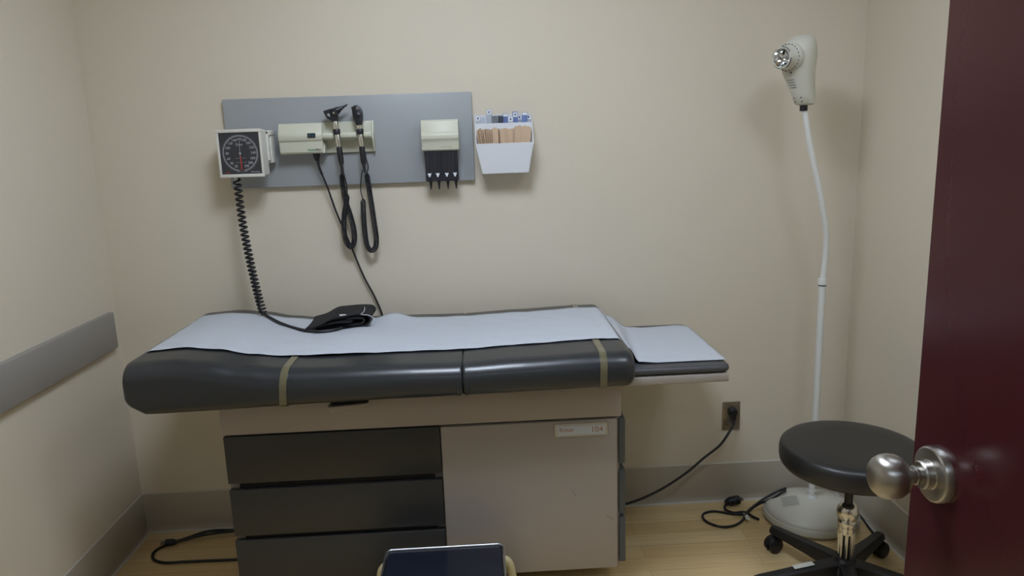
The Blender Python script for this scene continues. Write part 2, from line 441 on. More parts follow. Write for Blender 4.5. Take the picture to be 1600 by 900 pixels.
# paper sheet on the table
random.seed(4)
PZ = lambda x: lerp_tab(ZT, x)
def paper_z(x, v):
    if x < 1.735: z = PZ(x) + .0035
    else: z = lerp_tab([(1.735, PZ(1.735) + .0035), (1.770 + .01 * v, .808), (1.800 + .05 * v, .7650), (1.86 + .05 * v, .7605), (2.3, .7605)], x)
    # shallow wrinkles
    fade = 1 if x < 1.70 else .3
    w = abs(.0016 * math.sin(9 * x + 5 * v) * math.sin(13 * v + 2 * x)) + .0014 * abs(math.sin(31 * x + 9 * v + 2 * math.sin(7 * v)))
    h = .020 * math.exp(-((x - 1.02) / .05) ** 2) * max(0, (v - .72) / .28) ** 1.5      # lifted bit of the back edge
    h += .010 * math.exp(-((x - .90) / .10) ** 2) * math.exp(-((v - .35) / .30) ** 2)
    return z + (w + h) * fade
bm = B(); nx, ny = 200, 30; grid = []
for i in range(nx + 1):
    x = .3415 + (2.066 - .3415) * i / nx
    if x < 1.66: yf = -.560 - .012 * math.sin(3 * x); yb = -.130 + .004 * math.sin(11 * x)
    else:
        t = min(1, (x - 1.66) / .2); yf = -.560 - .012 * math.sin(3 * 1.66) - .008 * t; yb = -.128 - .010 * t + .02 * max(0, (x - 1.9) / .2)
    if x > 2.03: yb -= (x - 2.03) * .9
    row = []
    for j in range(ny + 1):
        v = j / ny; y = yf + (yb - yf) * v
        zz = paper_z(x, v)
        if x < .375: zz -= .03 * (1 - math.sqrt(max(0, 1 - ((.375 - x) / .0345) ** 2))) * .9
        row.append(bm.verts.new((x, y, zz)))
    grid.append(row)
for i in range(nx):
    for j in range(ny): bm.faces.new((grid[i][j], grid[i + 1][j], grid[i + 1][j + 1], grid[i][j + 1]))
ps = link('paper_sheet', bm, paper_m, ang=80)
sm = ps.modifiers.new('thick', 'SOLIDIFY'); sm.thickness = .0006
tag(ps, 'long strip of white crinkled paper covering the exam table top', 'exam paper')

# ================================================================= STEP STOOL (bottom edge of the photo)
st = thing('step_stool', 'low step stool with navy rubber top and bright metal edge in front of the cabinet', 'step stool', (1.19, -.77, 0))
bm = B(); loft(bm, [[(x, y, z) for x, y in rrect(-.172 + i, .172 - i, -.135 + i, .135 - i, .015, 4)] for i, z in ((0, .214), (0, .226), (.003, .230), (.01, .2305))]); link('rubber_top', bm, navy_m, st, ang=40)
bm = B(); loft(bm, [[(x, y, z) for x, y in rrect(-.179, .179, -.142, .142, .02, 5)] for z in (.206, .2325)], cap=False)
loft(bm, [[(x, y, z) for x, y in rrect(-.174, .174, -.137, .137, .016, 5)] for z in (.206, .2325)], cap=False)
V = [v for v in bm.verts]
k = 24
for zi in (0, 1):
    o_ = V[zi * k:(zi + 1) * k]; i_ = V[2 * k + zi * k:2 * k + (zi + 1) * k]
    for a in range(k): bm.faces.new((o_[a], o_[(a + 1) % k], i_[(a + 1) % k], i_[a]))
tube(bm, [(x, y, .2325) for x, y in rrect(-.1765, .1765, -.1395, .1395, .018, 5)], .0030, 8, closed=True)
link('edge_trim', bm, steptrim_m, st, ang=40)
for sx in (-1, 1):
    for sy in (-1, 1):
        bm = B(); tube(bm, spline([(sx * .15, sy * .10, .207), (sx * .185, sy * .108, .195), (sx * .198, sy * .116, .15), (sx * .205, sy * .128, .06), (sx * .207, sy * .131, .012)], 6), .0125, 12)
        lg = link('leg', bm, stepleg_m, st)
        bm = B(); lathe(bm, [(0, 0), (.016, 0), (.017, .004), (.0155, .022), (0, .022)], T(sx * .207, sy * .131, 0), 16); link('rubber_foot', bm, rubber_m, lg)
bm = B(); box(bm, -.165, .165, -.128, .128, .200, .214, .002, 1); link('top_plate', bm, stepleg_m, st)

# ================================================================= WALL BOARD AND INSTRUMENTS
bm = B(); box(bm, .468, 1.326, -.020, -.0005, 1.300, 1.606, .003, 2)
tag(link('wall_board', bm, board_m), 'long grey mounting board on the wall above the exam table', 'wall board')

# --- blood pressure gauge
gx, gy, gz = .545, -.118, 1.4225
g = thing('blood_pressure_gauge', 'square white wall gauge with black round-scale dial and coiled tube', 'blood pressure gauge', (gx, gy, gz), (0, 0, R(-5)))
s = .0765
bm = B(); prism(bm, [(p[0], p[1]) for p in rrect(-s, s, -s - .003, s + .003, .008, 4)], -.004, .046, bev=.0)
for v in bm.verts:                       # taper to the back
    if v.co.y > 0: v.co.x *= .97; v.co.z *= .97
gauge_m = mat('gauge_white', (216, 214, 204), .4)
link('housing', bm, gauge_m, g)
bm = B(); q = .0685
# front frame rim
for bx in ((-s, s, q, s + .003), (-s, s, -s - .003, -q), (-s, -q, -q, q), (q, s, -q, q)): box(bm, bx[0], bx[1], -.010, -.002, bx[2], bx[3], .002, 2)
link('bezel', bm, gauge_m, g)
bm = B(); box(bm, -q, q, -.0062, -.004, -q, q); dial = link('dial', bm, dialback_m, g, smooth=False)
bm = B(); n = 64
r0, r1 = .0555, .0585
for i in range(n):
    a = R(-118) - R(304) * -1 * 0
a_st, a_en = R(240), R(-60)
def ringarc(bm, r0, r1, y, a0, a1, n):
    A = []
    for i in range(n + 1):
        a = a0 + (a1 - a0) * i / n; A.append((bm.verts.new((r0 * math.cos(a), y, r0 * math.sin(a))), bm.verts.new((r1 * math.cos(a), y, r1 * math.sin(a)))))
    for p, q_ in zip(A, A[1:]): bm.faces.new((p[0], q_[0], q_[1], p[1]))
ringarc(bm, .0555, .0600, -.0068, R(262), R(-82), 70)
link('scale_ring', bm, dialgrey_m, dial, smooth=False)
bm = B()
for i in range(61):
    a = R(245 - 310 * i / 60); r2 = .0650 if i % 2 == 0 else .0625
    box(bm, .0605, r2, -.0072, -.0066, -.0003, .0003, M=Matrix.Rotation(-a, 4, 'Y'))
link('scale_ticks', bm, dialgrey_m, dial, smooth=False)
bm = B()
for i, nmb in enumerate(range(20, 301, 20)):
    a = R(246 - 312 * i / 14); merge(bm, text_bm(str(nmb), .0118, T(.0445 * math.cos(a), -.0070, .0465 * math.sin(a)) @ UP))
link('dial_numerals', bm, dialmark_m, dial, smooth=False)
bm = B(); merge(bm, text_bm('Tycos', .011, T(-.003, -.0070, .029) @ UP, shear=.4)); link('dial_lettering', bm, dialmark_m, dial, smooth=False)
for z in (-.016, -.030, -.0605):
    bm = B(); box(bm, -.018, .020, -.0072, -.0066, z - .0003, z + .0003); link('scale_line', bm, dialmark_m, dial, smooth=False)
bm = B(); merge(bm, text_bm('WelchAllyn', .0068, T(.047, -.0070, -.0625) @ UP))
link('dial_lettering', bm, dialmark_m, dial, smooth=False)
bm = B(); merge(bm, text_bm('mmHg', .0055, T(-.050, -.0070, -.0625) @ UP)); link('unit_lettering', bm, red_m, dial, smooth=False)
bm = B(); box(bm, -.0010, .0010, -.0073, -.0066, -.056, -.010)
for i in range(7): box(bm, -.0034, .0034, -.0073, -.0066, -.055 + i * .0065, -.0542 + i * .0065)
link('zero_scale', bm, red_m, dial, smooth=False)
bm = B(); lathe(bm, [(0, 0), (.0032, 0), (.0032, .003), (0, .0035)], frameM((0, -.0065, 0), (0, -1, 0)), 16); box(bm, -.0005, .0005, -.0095, -.0085, -.012, .040, M=Matrix.Rotation(R(2), 4, 'Y'))
link('needle', bm, dialmark_m, dial)
# arm and wall bracket
bm = B(); box(bm, .030, .080, .044, .066, -.028, .060, .004, 2); link('swivel_arm', bm, gauge_m, g)
bm = B(); box(bm, .044, .084, .060, .0945, -.036, .056, .003, 2); box(bm, .040, .086, .050, .0945, .057, .074, .002, 2)
lathe(bm, [(0, 0), (.0035, 0), (.003, .0012), (0, .0016)], frameM((.076, .0505, .066), (0, -1, 0)), 12); br = link('wall_bracket', bm, gauge_m, g)
bm = B(); lathe(bm, [(0, 0), (.0032, 0), (.003, .0012), (0, .0016)], frameM((.076, .0490, .066), (0, -1, 0)), 12); link('screw', bm, ink_m, br)
# coiled tube, as a part of the gauge (built in world coordinates)
def wpart(name, bm, m, par, **k):
    o = link(name, bm, m, par, **k)
    mw = Matrix.Translation(par.location) @ par.rotation_euler.to_matrix().to_4x4()
    o.matrix_parent_inverse = mw.inverted(); return o
path = spline([(.513, -.096, 1.345), (.516, -.098, 1.30), (.523, -.108, 1.18), (.540, -.122, 1.04), (.560, -.140, .93), (.577, -.158, .872)], 30)
bm = B(); tube(bm, helix(path, .0108, .0195, 12, .0120), .0040, 7)
ct = wpart('coiled_tube', bm, rubber_m, g, ang=80)
bm = B(); lathe(bm, [(0, 0), (.006, 0), (.006, .022), (.004, .028), (0, .028)], frameM((.513, -.098, 1.322), (0, 0, 1)), 14); wpart('tube_fitting', bm, white_m, g)
bm = B(); tube(bm, spline([(.577, -.158, .876), (.600, -.180, .869), (.645, -.222, .858), (.70, -.268, .8500), (.75, -.302, .8465), (.80, -.322, .8450), (.840, -.312, .8450), (.866, -.285, .8460)], 8), .0050, 8)
wpart('straight_tube', bm, rubber_m, g)
bm = B(); lathe(bm, [(0, -.008), (.0062, -.008), (.0068, 0), (.0062, .008), (0, .008)], frameM((.592, -.172, .863), (.6, -.5, -.4)), 12); wpart('tube_connector', bm, steel_m, g)

# --- cuff on the table
cf = thing('blood_pressure_cuff', 'folded black blood pressure cuff with white edge stitching on the table paper', 'blood pressure cuff', (.862, -.190, .8375), (0, 0, R(12)))
def ribbon(bm, path, y0, y1, th, ysl=0, wav=0):
    """closed strip around a 2D path (x,z)"""
    P = spline([(a, 0, b) for a, b in path], 6); L_, R_ = [], []
    for i, p in enumerate(P):
        t = (P[min(i + 1, len(P) - 1)] - P[max(i - 1, 0)]).normalized(); nrm = Vector((-t.z, 0, t.x))
        L_.append(p + nrm * th / 2); R_.append(p - nrm * th / 2)
    prof = L_ + R_[::-1]; n = 8; rings = []
    for k in range(n + 1):
        y = y0 + (y1 - y0) * k / n; f = 1 - .04 * math.sin(PI * k / n)
        rings.append([(p.x * f + ysl * (k / n - .5), y + (.012 * math.sin(p.x * 30) if wav else 0), p.z * (1 + wav * math.sin(3 * k / n + p.x * 20))) for p in prof])
    loft(bm, rings)
bm = B(); ribbon(bm, [(-.118, .005), (-.04, .004), (.06, .004), (.084, .009), (.093, .024), (.084, .037), (.055, .041), (.0, .042), (-.03, .042), (-.048, .036), (-.075, .023), (-.118, .012)], -.088, .078, .005, .03, .05)
link('outer_wrap', bm, cuff_m, cf, ang=50)
bm = B(); ribbon(bm, [(-.095, .0105), (-.02, .011), (.045, .011), (.066, .014), (.073, .024), (.064, .031), (.03, .0335), (-.02, .0335), (-.055, .0255), (-.09, .0155)], -.080, .076, .006, .03)
link('inner_wrap', bm, cuff_m, cf, ang=50)
bm = B(); ribbon(bm, [(-.11, .0095), (-.05, .022), (.0, .027), (.04, .024)], -.095, .05, .006, .05); link('bladder_flap', bm, cuff_m, cf, ang=50)
bm = B()
tube(bm, spline([(.052, -.0885, .0445), (.070, -.0885, .042), (.085, -.0890, .034), (.0895, -.089, .024), (.083, -.089, .012)], 6), .0012, 6)
tube(bm, spline([(.048, -.088, .0455), (.060, -.05, .0458), (.066, -.01, .0455), (.068, .03, .0445)], 5), .0012, 6)
link('edge_stitching', bm, cuffwhite_m, cf)
bm = B(); box(bm, -.032, -.010, -.075, -.040, .0440, .0456, .0004, 1, M=Matrix.Rotation(R(10), 4, 'Z')); link('size_label', bm, cuffwhite_m, cf)

# --- transformer with two handles
tf = thing('instrument_transformer', 'ivory wall power unit with switch and two-handle cradle on the grey board', 'wall transformer', (.823, -.021, 1.466))
# left body profile in (y,z)
bp_ = [(0, -.053), (-.050, -.053), (-.056, -.047), (-.057, -.012), (-.062, -.008), (-.066, .003), (-.066, .012), (-.062, .020), (-.057, .024), (-.047, .046), (-.040, .050), (0, .050)]
bm = B(); prism(bm, bp_, -.159, -.012, axis='X', bev=.0015); link('power_body', bm, ivory_m, tf)
bm = B()
box(bm, -.013, .160, -.010, 0, -.053, .052, .002, 2)                       # cradle back plate
prism(bm, [(-.010, -.052), (-.055, -.052), (-.020, .0), (-.020, .047), (-.010, .05)], -.0135, -.009, axis='X')
prism(bm, [(0, -.052), (-.020, -.052), (-.044, -.010), (-.044, .010), (-.024, .020), (-.020, .050), (0, .050)], .154, .1595, axis='X', bev=.001)
link('cradle_back', bm, ivory_m, tf)
def hook_bar(x0, x1, c0, c1):
    bm = B(); pr = [(-.008, -.014), (-.052, -.006), (-.060, -.002), (-.062, .008), (-.058, .014), (-.008, .014)]
    t = bmesh.new(); prism(t, pr, x0, x1, axis='X')
    for v in t.verts:
        if v.co.y < -.03:
            if c0 and abs(v.co.x - x0) < 1e-4: v.co.x += c0
            if c1 and abs(v.co.x - x1) < 1e-4: v.co.x -= c1
    bmesh.ops.bevel(t, geom=[e for e in t.edges if e.calc_face_angle(0) > .4], offset=.002, segments=2, affect='EDGES', profile=.5)
    merge(bm, t); return bm
HX = (.037, .116)
for x0, x1, c0, c1 in ((-.012, HX[0] - .010, 0, .003), (HX[0] + .010, HX[1] - .010, .003, .003), (HX[1] + .010, .156, .003, 0)):
    link('hook_bar', hook_bar(x0, x1, c0, c1), ivory_m, tf)
bm = B(); box(bm, -.0595, -.0325, -.0685, -.060, .0005, .0155, .001, 1); sw = link('switch', bm, black_m, tf)
bm = B(); box(bm, -.0565, -.0465, -.0697, -.068, .0035, .0125, .0006, 1); link('rocker', bm, mat('rocker_grey', (62, 74, 84), .4), sw)
bm = B(); box(bm, -.0445, -.0355, -.0692, -.068, .0035, .0125, .0006, 1); link('indicator', bm, mat('indicator_teal', (40, 72, 84), .3), sw)
bm = B(); merge(bm, text_bm('Welch', .0105, T(-.0655, -.0572, -.0405) @ UP, 'LEFT')); link('brand_lettering', bm, green_m, tf, smooth=False)
bm = B(); merge(bm, text_bm('Allyn', .0105, T(-.0385, -.0572, -.0405) @ UP, 'LEFT')); link('brand_lettering', bm, ink_m, tf, smooth=False)
# power cord
bm = B(); prism(bm, [(-.055, -.045), (-.029, -.045), (-.030, -.062), (-.035, -.080), (-.046, -.080), (-.052, -.064)], -.040, -.020, bev=.004); wc = link('cord_socket', bm, black_m, tf)
bm = B(); tube(bm, spline([(.783, -.050, 1.392), (.788, -.050, 1.36), (.806, -.030, 1.29), (.829, -.022, 1.20), (.866, -.018, 1.09), (.905, -.014, .97), (.944, -.014, .88), (.966, -.014, .80), (.975, -.016, .66)], 10), [.0058] * 6 + [.0046] * 8 + [.0034] * 67, 8)
wpart('power_cord', bm, rubber_m, tf)

# instrument handles
def handle(t, tilt):
    """handle axis through local origin, resting point of the collar at z=0; local Z up"""
    bm = B(); lathe(bm, [(0, .012), (.0088, .012), (.0092, .016), (.0092, .038), (.0085, .042), (0, .042)], n=24); link('chrome_neck', bm, chrome_m, t)
    bm = B(); lathe(bm, [(0, -.006), (.0118, -.006), (.0124, -.004), (.0124, .010), (.0115, .012), (0, .012)], n=20); link('rheostat_ring', bm, black_m, t)
    bm = B(); lathe(bm, [(0, -.048), (.0086, -.048), (.0090, -.046), (.0094, -.010), (.0086, -.006), (0, -.006)], n=24); link('chrome_sleeve', bm, chrome_m, t)
    bm = B(); lathe(bm, [(0, -.108), (.0080, -.108), (.0086, -.102), (.0098, -.092), (.0098, -.052), (.0092, -.048), (0, -.048)], n=20)
    link('grip', bm, black_m, t)
    bm = B(); lathe(bm, [(0, -.136), (.0042, -.136), (.0052, -.112), (.0052, -.106), (0, -.106)], n=14); link('strain_relief', bm, rubber_m, t)
OX = .823 + HX[0]; PX = .823 + HX[1]; HY = -.021 - .040
ot = thing('otoscope', 'black otoscope with pointed cone tip and coiled cord hanging in the ivory cradle', 'otoscope', (OX, HY - .006, 1.480), (R(-5), R(-5), 0))
handle(ot, 0)
# head
bm = B(); t = bmesh.new()
outer = [(-.034, .077), (-.032, .068), (-.026, .052), (-.012, .043), (-.010, .038), (.010, .038), (.011, .050), (.013, .060), (.017, .068), (.019, .082), (.008, .083), (-.012, .081)]
inner = [(-.0265, .069), (-.023, .061), (-.0165, .055), (-.0125, .057), (-.0150, .069)]
# body = fan of quads between window and outline
oo = [outer[0], outer[1], outer[2], outer[3], outer[4]]
prism(bm, [outer[0], outer[1], inner[0]], -.008, .008); prism(bm, [outer[1], outer[2], inner[1], inner[0]], -.008, .008)
prism(bm, [outer[2], outer[3], inner[2], inner[1]], -.008, .008); prism(bm, [outer[3], outer[4], outer[5], outer[6], inner[3], inner[2]], -.009, .009)
prism(bm, [inner[3], outer[6], outer[7], outer[8], outer[9], outer[10], outer[11], inner[4]], -.0105, .0105, bev=.003); prism(bm, [inner[4], outer[11], outer[0], inner[0]], -.008, .008)
link('otoscope_head', bm, black_m, ot, ang=30)
bm = B(); lathe(bm, [(0, -.004), (.0125, -.004), (.0125, .002), (.0100, .006), (.0062, .016), (.0032, .030), (.0022, .040), (0, .040)], frameM((.013, 0, .0745), (.90, 0, .38)), 20); link('speculum_tip', bm, black_m, ot)
bm = B(); lathe(bm, [(0, 0), (.004, 0), (.003, .0015), (0, .002)], frameM((.001, -.0105, .066), (0, -1, 0)), 12); link('screw', bm, chrome_m, ot)
def wcoil(path, par, r=.0082, wire=.0020):
    bm = B(); tube(bm, helix(spline(path, 20), r, .0046, 9), wire, 5); return wpart('coiled_cord', bm, rubber_m, par, ang=80)
wcoil([(.861, -.045, 1.340), (.862, -.045, 1.30), (.866, -.044, 1.25), (.880, -.042, 1.19), (.888, -.040, 1.14), (.886, -.040, 1.10), (.872, -.040, 1.080), (.858, -.040, 1.098), (.853, -.040, 1.14), (.858, -.044, 1.19), (.870, -.052, 1.235), (.876, -.054, 1.27)], ot)
bm = B(); tube(bm, spline([(.876, -.054, 1.268), (.878, -.060, 1.30), (.872, -.066, 1.34), (.868, -.066, 1.355)], 6), .0024, 6); tube(bm, spline([(.862, -.048, 1.338), (.858, -.038, 1.37), (.852, -.030, 1.41)], 6), .0024, 6); wpart('cord_lead', bm, rubber_m, ot)
op = thing('ophthalmoscope', 'black round-headed ophthalmoscope with coiled cord hanging in the right end of the ivory cradle', 'ophthalmoscope', (PX, HY - .006, 1.478), (R(-5), R(-3.5), 0))
handle(op, 0)
bm = B(); prof = spline([(-.008, 0, .024), (-.012, 0, .034), (-.0165, 0, .054), (-.0175, 0, .074), (-.0145, 0, .087), (-.004, 0, .093), (.007, 0, .090), (.0145, 0, .078), (.0165, 0, .060), (.0135, 0, .038), (.0095, 0, .024)], 4)
prism(bm, [(p.x, p.z) for p in prof], -.011, .010, bev=.003); box(bm, -.019, -.012, -.009, .006, .078, .089, .002, 1)
hd = link('ophthalmoscope_head', bm, black_m, op, ang=40)
bm = B(); lathe(bm, [(0, 0), (.010, 0), (.010, .0015), (.008, .0025), (0, .0025)], frameM((0, -.0105, .058), (0, -1, 0)), 20); link('lens_dial', bm, black_m, hd)
bm = B(); lathe(bm, [(0, 0), (.003, 0), (0, .0006)], frameM((0, -.0112, .080), (0, -1, 0)), 12); link('aperture', bm, steel_m, hd)
wcoil([(.948, -.045, 1.340), (.951, -.044, 1.30), (.956, -.042, 1.24), (.961, -.040, 1.17), (.965, -.040, 1.11), (.960, -.040, 1.076), (.944, -.040, 1.064), (.931, -.040, 1.082), (.926, -.040, 1.13), (.926, -.042, 1.19), (.929, -.046, 1.25)], op)
bm = B(); tube(bm, spline([(.929, -.046, 1.248), (.924, -.052, 1.28), (.930, -.062, 1.32), (.937, -.066, 1.352)], 6), .0020, 6); tube(bm, spline([(.948, -.048, 1.338), (.955, -.044, 1.358), (.950, -.038, 1.385), (.945, -.030, 1.41)], 6), .0020, 6); wpart('cord_lead', bm, rubber_m, op)

# --- specula dispenser
sd = thing('speculum_dispenser', 'ivory dispenser with dark smoked lower body and four tips on the grey board', 'dispenser', (1.209, -.021, 1.455))
pr = [(0, -.047), (-.052, -.047), (-.056, -.043), (-.058, -.020), (-.060, -.014), (-.066, -.006), (-.066, .006), (-.061, .014), (-.056, .018), (-.050, .052), (-.042, .058), (0, .058)]
bm = B(); prism(bm, pr, -.061, .067, axis='X', bev=.0015); link('cover', bm, ivory_m, sd)
bm = B()
for xx in (-.0515, .0585): box(bm, xx - .0004, xx + .0004, -.0664, -.057, -.045, .05)
bm.free()
bm = B()
for k in range(4):
    cx = -.0385 + .0285 * k - (.0015 if k < 2 else -.0015)
    lathe(bm, [(0, -.150), (.0118, -.150), (.0128, -.146), (.0128, -.046), (0, -.046)], T(cx, -.036, 0), 20)
box(bm, -.053, .060, -.034, -.002, -.152, -.046, .002, 1)
box(bm, -.053, .060, -.0455, -.030, -.152, -.046, .002, 1)
box(bm, .0015, .0045, -.0490, -.040, -.152, -.046, .001, 1)
box(bm, -.053, .060, -.0480, -.030, -.152, -.128, .002, 1)
link('smoked_body', bm, smoke_m, sd)
for k in range(4):
    cx = -.0385 + .0285 * k - (.0015 if k < 2 else -.0015)
    bm = B(); prism(bm, [(cx - .0068, -.124), (cx + .0068, -.124), (cx + .0015, -.137), (cx - .0015, -.137)], -.0512, -.0496); link('triangle_mark', bm, label_m, sd, smooth=False)
    bm = B(); lathe(bm, [(0, 0), (.0062, 0), (.0050, -.006), (.0022, -.026), (.0016, -.029), (0, -.029)], T(cx + .002, -.036, -.152), 14); link('speculum', bm, black_m, sd)
bm = B(); merge(bm, text_bm('WelchAllyn', .0092, T(.022, -.0565, -.033) @ UP)); link('brand_lettering', bm, mat('ink_dark_green', (40, 90, 75), .5), sd, smooth=False)

# --- white holder
hx = 1.434
ho = thing('wall_holder', 'white two-tier plastic holder mounted on the wall right of the grey board', 'wall holder', (hx, 0, 1.323))
def quadslab(bm, P, th):
    """P four corners, thickened along normal"""
    P = [Vector(p) for p in P]; n = (P[1] - P[0]).cross(P[2] - P[0]).normalized() * th
    t = bmesh.new(); A = [t.verts.new(p) for p in P]; C = [t.verts.new(p + n) for p in P]
    t.faces.new(A[::-1]); t.faces.new(C)
    for i in range(4): j = (i + 1) % 4; t.faces.new((A[i], A[j], C[j], C[i]))
    bmesh.ops.recalc_face_normals(t, faces=t.faces[:]); bmesh.ops.bevel(t, geom=t.edges[:], offset=.0007, segments=1, affect='EDGES', profile=.5); merge(bm, t)
FW0, FW1 = .081, .098     # half widths bottom / top of the front wall
ZF, ZM, ZK = .103, .172, .202
bm = B()
quadslab(bm, [(-FW0, -.078, 0), (FW0, -.078, 0), (FW1, -.094, ZF), (-FW1, -.094, ZF)], -.0022)          # front
quadslab(bm, [(-FW0 - .001, -.045, .002), (FW0 + .001, -.045, .002), (.100, -.050, ZM), (-.100, -.050, ZM)], -.0022)   # divider
quadslab(bm, [(-FW0 - .001, -.001, 0), (FW0 + .001, -.001, 0), (.100, -.001, ZK), (-.100, -.001, ZK)], -.0022)
quadslab(bm, [(-FW0, -.078, 0), (FW0, -.078, 0), (FW0, -.001, 0), (-FW0, -.001, 0)], .0022)
for sx in (-1, 1):
    t = bmesh.new()
    def wx(y, z): return sx * (FW0 + (.100 - FW0) * z / ZK * 1.0 + .001)
    pts = [(-.078, 0), (-.094, ZF), (-.050, ZM), (-.001, ZK), (-.001, 0)]
    A = [t.verts.new((sx * (FW0 + (FW1 + .002 - FW0) * min(1, z / ZF)), y, z)) for y, z in pts]; C = [t.verts.new((v.co.x - sx * .0022, v.co.y, v.co.z)) for v in A]
    t.faces.new(A); t.faces.new(C[::-1])
    for i in range(5): j = (i + 1) % 5; t.faces.new((A[i], A[j], C[j], C[i]))
    merge(bm, t)
link('holder_body', bm, white_m, ho, ang=25)

# tongue depressors
def stick_mesh(w=.0172, L=.150):
    bm = B(); pf = []
    for k in range(13): a = PI * k / 12; pf.append((w / 2 * math.cos(a), L - w / 2 + w / 2 * math.sin(a)))
    for k in range(13): a = PI + PI * k / 12; pf.append((w / 2 * math.cos(a), w / 2 + w / 2 * math.sin(a)))
    prism(bm, pf, -.0009, .0009); return bm
sm0 = link('tongue_depressor', stick_mesh(), wood_m, ang=40)
random.seed(11)
sticks = []   # (x, y, rotz, ztop, tilt)
for k, x in enumerate([-.0905, -.0862, -.0812, -.0765, -.0715, -.0672, -.0630, -.0588, -.0546, -.0504]):
    sticks.append((x, -.072, [64, 68, 66, 70, 72, 74, 70, 74, 72, 70][k], [.151, .153, .156, .150, .152, .150, .153, .151, .153, .150][k], random.uniform(-1.0, 1.0)))
for x, rz, zt, yy in [(-.031, 4, .156, -.078), (-.040, 40, .151, -.068), (-.018, 66, .150, -.070), (-.006, 8, .152, -.077), (.004, -12, .153, -.072), (.011, 5, .151, -.0675), (.020, 8, .150, -.077), (.028, -6, .151, -.070), (.041, 12, .158, -.072),
                     (.046, 3, .154, -.077), (.053, -8, .161, -.066), (.059, 0, .155, -.075), (.069, 6, .160, -.077), (.075, -10, .157, -.071), (.082, 4, .158, -.066), (.084, -6, .156, -.0775), (.089, 50, .151, -.068), (-.020, 10, .152, -.064)]:
    sticks.append((x, yy, rz, zt, random.uniform(-1, 1)))
for i, (x, y, rz, zt, ti) in enumerate(sticks):
    o = sm0 if i == 0 else sm0.copy()
    if i: COL.objects.link(o)
    x = max(-.092, min(.092, x * 1.04))
    Mq = Matrix.Rotation(R(5), 4, 'X') @ Matrix.Rotation(R(ti * .4 + x * 72), 4, 'Y') @ Matrix.Rotation(R(rz), 4, 'Z')
    o.location = (hx + x * .81, y + .012, 1.323 + zt - .148); o.rotation_euler = Mq.to_euler()
    tag(o, 'wooden tongue depressor standing in the front pocket of the white wall holder', 'tongue depressor', 'tongue depressors in the wall holder')

# wrapped packets in the back tier
packs = [(-.086, .203, 'clear', 'L', 'clear wrapped swab at the far left of the holder back tier'),
         (-.070, .196, 'clear', '', 'plain clear wrapper beside the far left swab in the holder'),
         (-.047, .223, 'clear', 'L', 'tallest clear wrapped swab sticking up highest from the holder'),
         (-.030, .200, 'grey', '', 'grey wrapped packet right of the tallest swab in the holder'),
         (-.010, .201, 'grey', 'D', 'dark grey wrapped packet in the middle of the holder back tier'),
         (.008, .206, 'blue', '', 'plain blue wrapper right of the dark grey packet in the holder'),
         (.025, .196, 'clear', 'L', 'low clear packet with blue arrow label right of the plain blue wrapper'),
         (.041, .212, 'blue', 'L', 'blue wrapper with arrow label standing higher than its neighbours in the holder'),
         (.056, .203, 'clear', 'L', 'clear packet with arrow label left of the right-end packets in the holder'),
         (.073, .209, 'blue', '', 'shiny blue topped wrapper second from right end of the holder'),
         (.087, .203, 'clear', 'L', 'clear packet with arrow label at the far right end of the holder')]
for i, (x, zt, kd, lb, lab) in enumerate(packs):
    y = -.030 + .010 * (i % 3) - .004
    t = thing('wrapped_swab', lab, 'packet', (hx + x * .83, y, 1.323 + .004), (R(1), R(x * 60), R((i * 37) % 11 - 5)), 'wrapped packets in the wall holder')
    m_ = {'clear': clearp_m, 'grey': greyp_m, 'blue': bluep_m}[kd]; L = zt - .006
    bm = B(); rings = []
    for z, th in ((0, .0006), (.006, .003), (L * .5, .004), (L - .012, .0032), (L - .004, .0009), (L, .0006)):
        w = .0098; rings.append([(-w, 0, z), (-w * .5, -th / 2, z), (0, -th * .6, z), (w * .5, -th / 2, z), (w, 0, z), (w * .5, th / 2, z), (0, th * .6, z), (-w * .5, th / 2, z)])
    loft(bm, rings); link('wrapper', bm, m_, t, ang=50)
    if lb == 'L':
        bm = B(); box(bm, -.0075, .0075, -.0036, -.0030, L - .018, L - .003, .0002, 1); l_ = link('label_square', bm, label_m, t)
        bm = B(); prism(bm, [(-.0036, L - .008), (0, L - .0065), (.0036, L - .008), (.001, L - .0135), (-.001, L - .0135)], -.0040, -.0035); link('arrow_mark', bm, blueink_m, l_, smooth=False)
    elif lb == 'D':
        bm = B(); box(bm, -.007, .009, -.0038, -.0030, L - .026, L - .004, .0002, 1); link('dark_print', bm, mat('dark_print', (62, 66, 76), .5), t)
    elif kd == 'blue':
        bm = B(); box(bm, -.0085, .0085, -.0038, -.0030, L - .010, L - .001, .0002, 1); link('white_top', bm, label_m, t)

# --- outlet
ou = thing('wall_outlet', 'steel-plated electrical outlet low on the back wall', 'electrical outlet', (2.284, 0, .352))
bm = B(); box(bm, -.035, .035, -.0045, -.0002, -.058, .058, .0025, 2); link('face_plate', bm, steel_m, ou)
for dz_ in (-.0195, .0195):
    bm = B(); prism(bm, [(p[0], p[1] + dz_) for p in rrect(-.0165, .0165, -.0145, .0145, .008, 4)], -.0062, -.004); so = link('socket', bm, mat('outlet_grey', (96, 92, 88), .5), ou)
    bm = B()
    for sx in (-.006, .006): box(bm, sx - .001, sx + .001, -.0068, -.006, dz_ - .001, dz_ + .007)
    lathe(bm, [(0, 0), (.0022, 0), (0, .0006)], frameM((0, -.0062, dz_ - .007), (0, -1, 0)), 10); link('slots', bm, void_m, so, smooth=False)
pc = thing('power_cord', 'black power cord running from the wall outlet down behind the exam table', 'power cord', (2.288, -.045, .37))
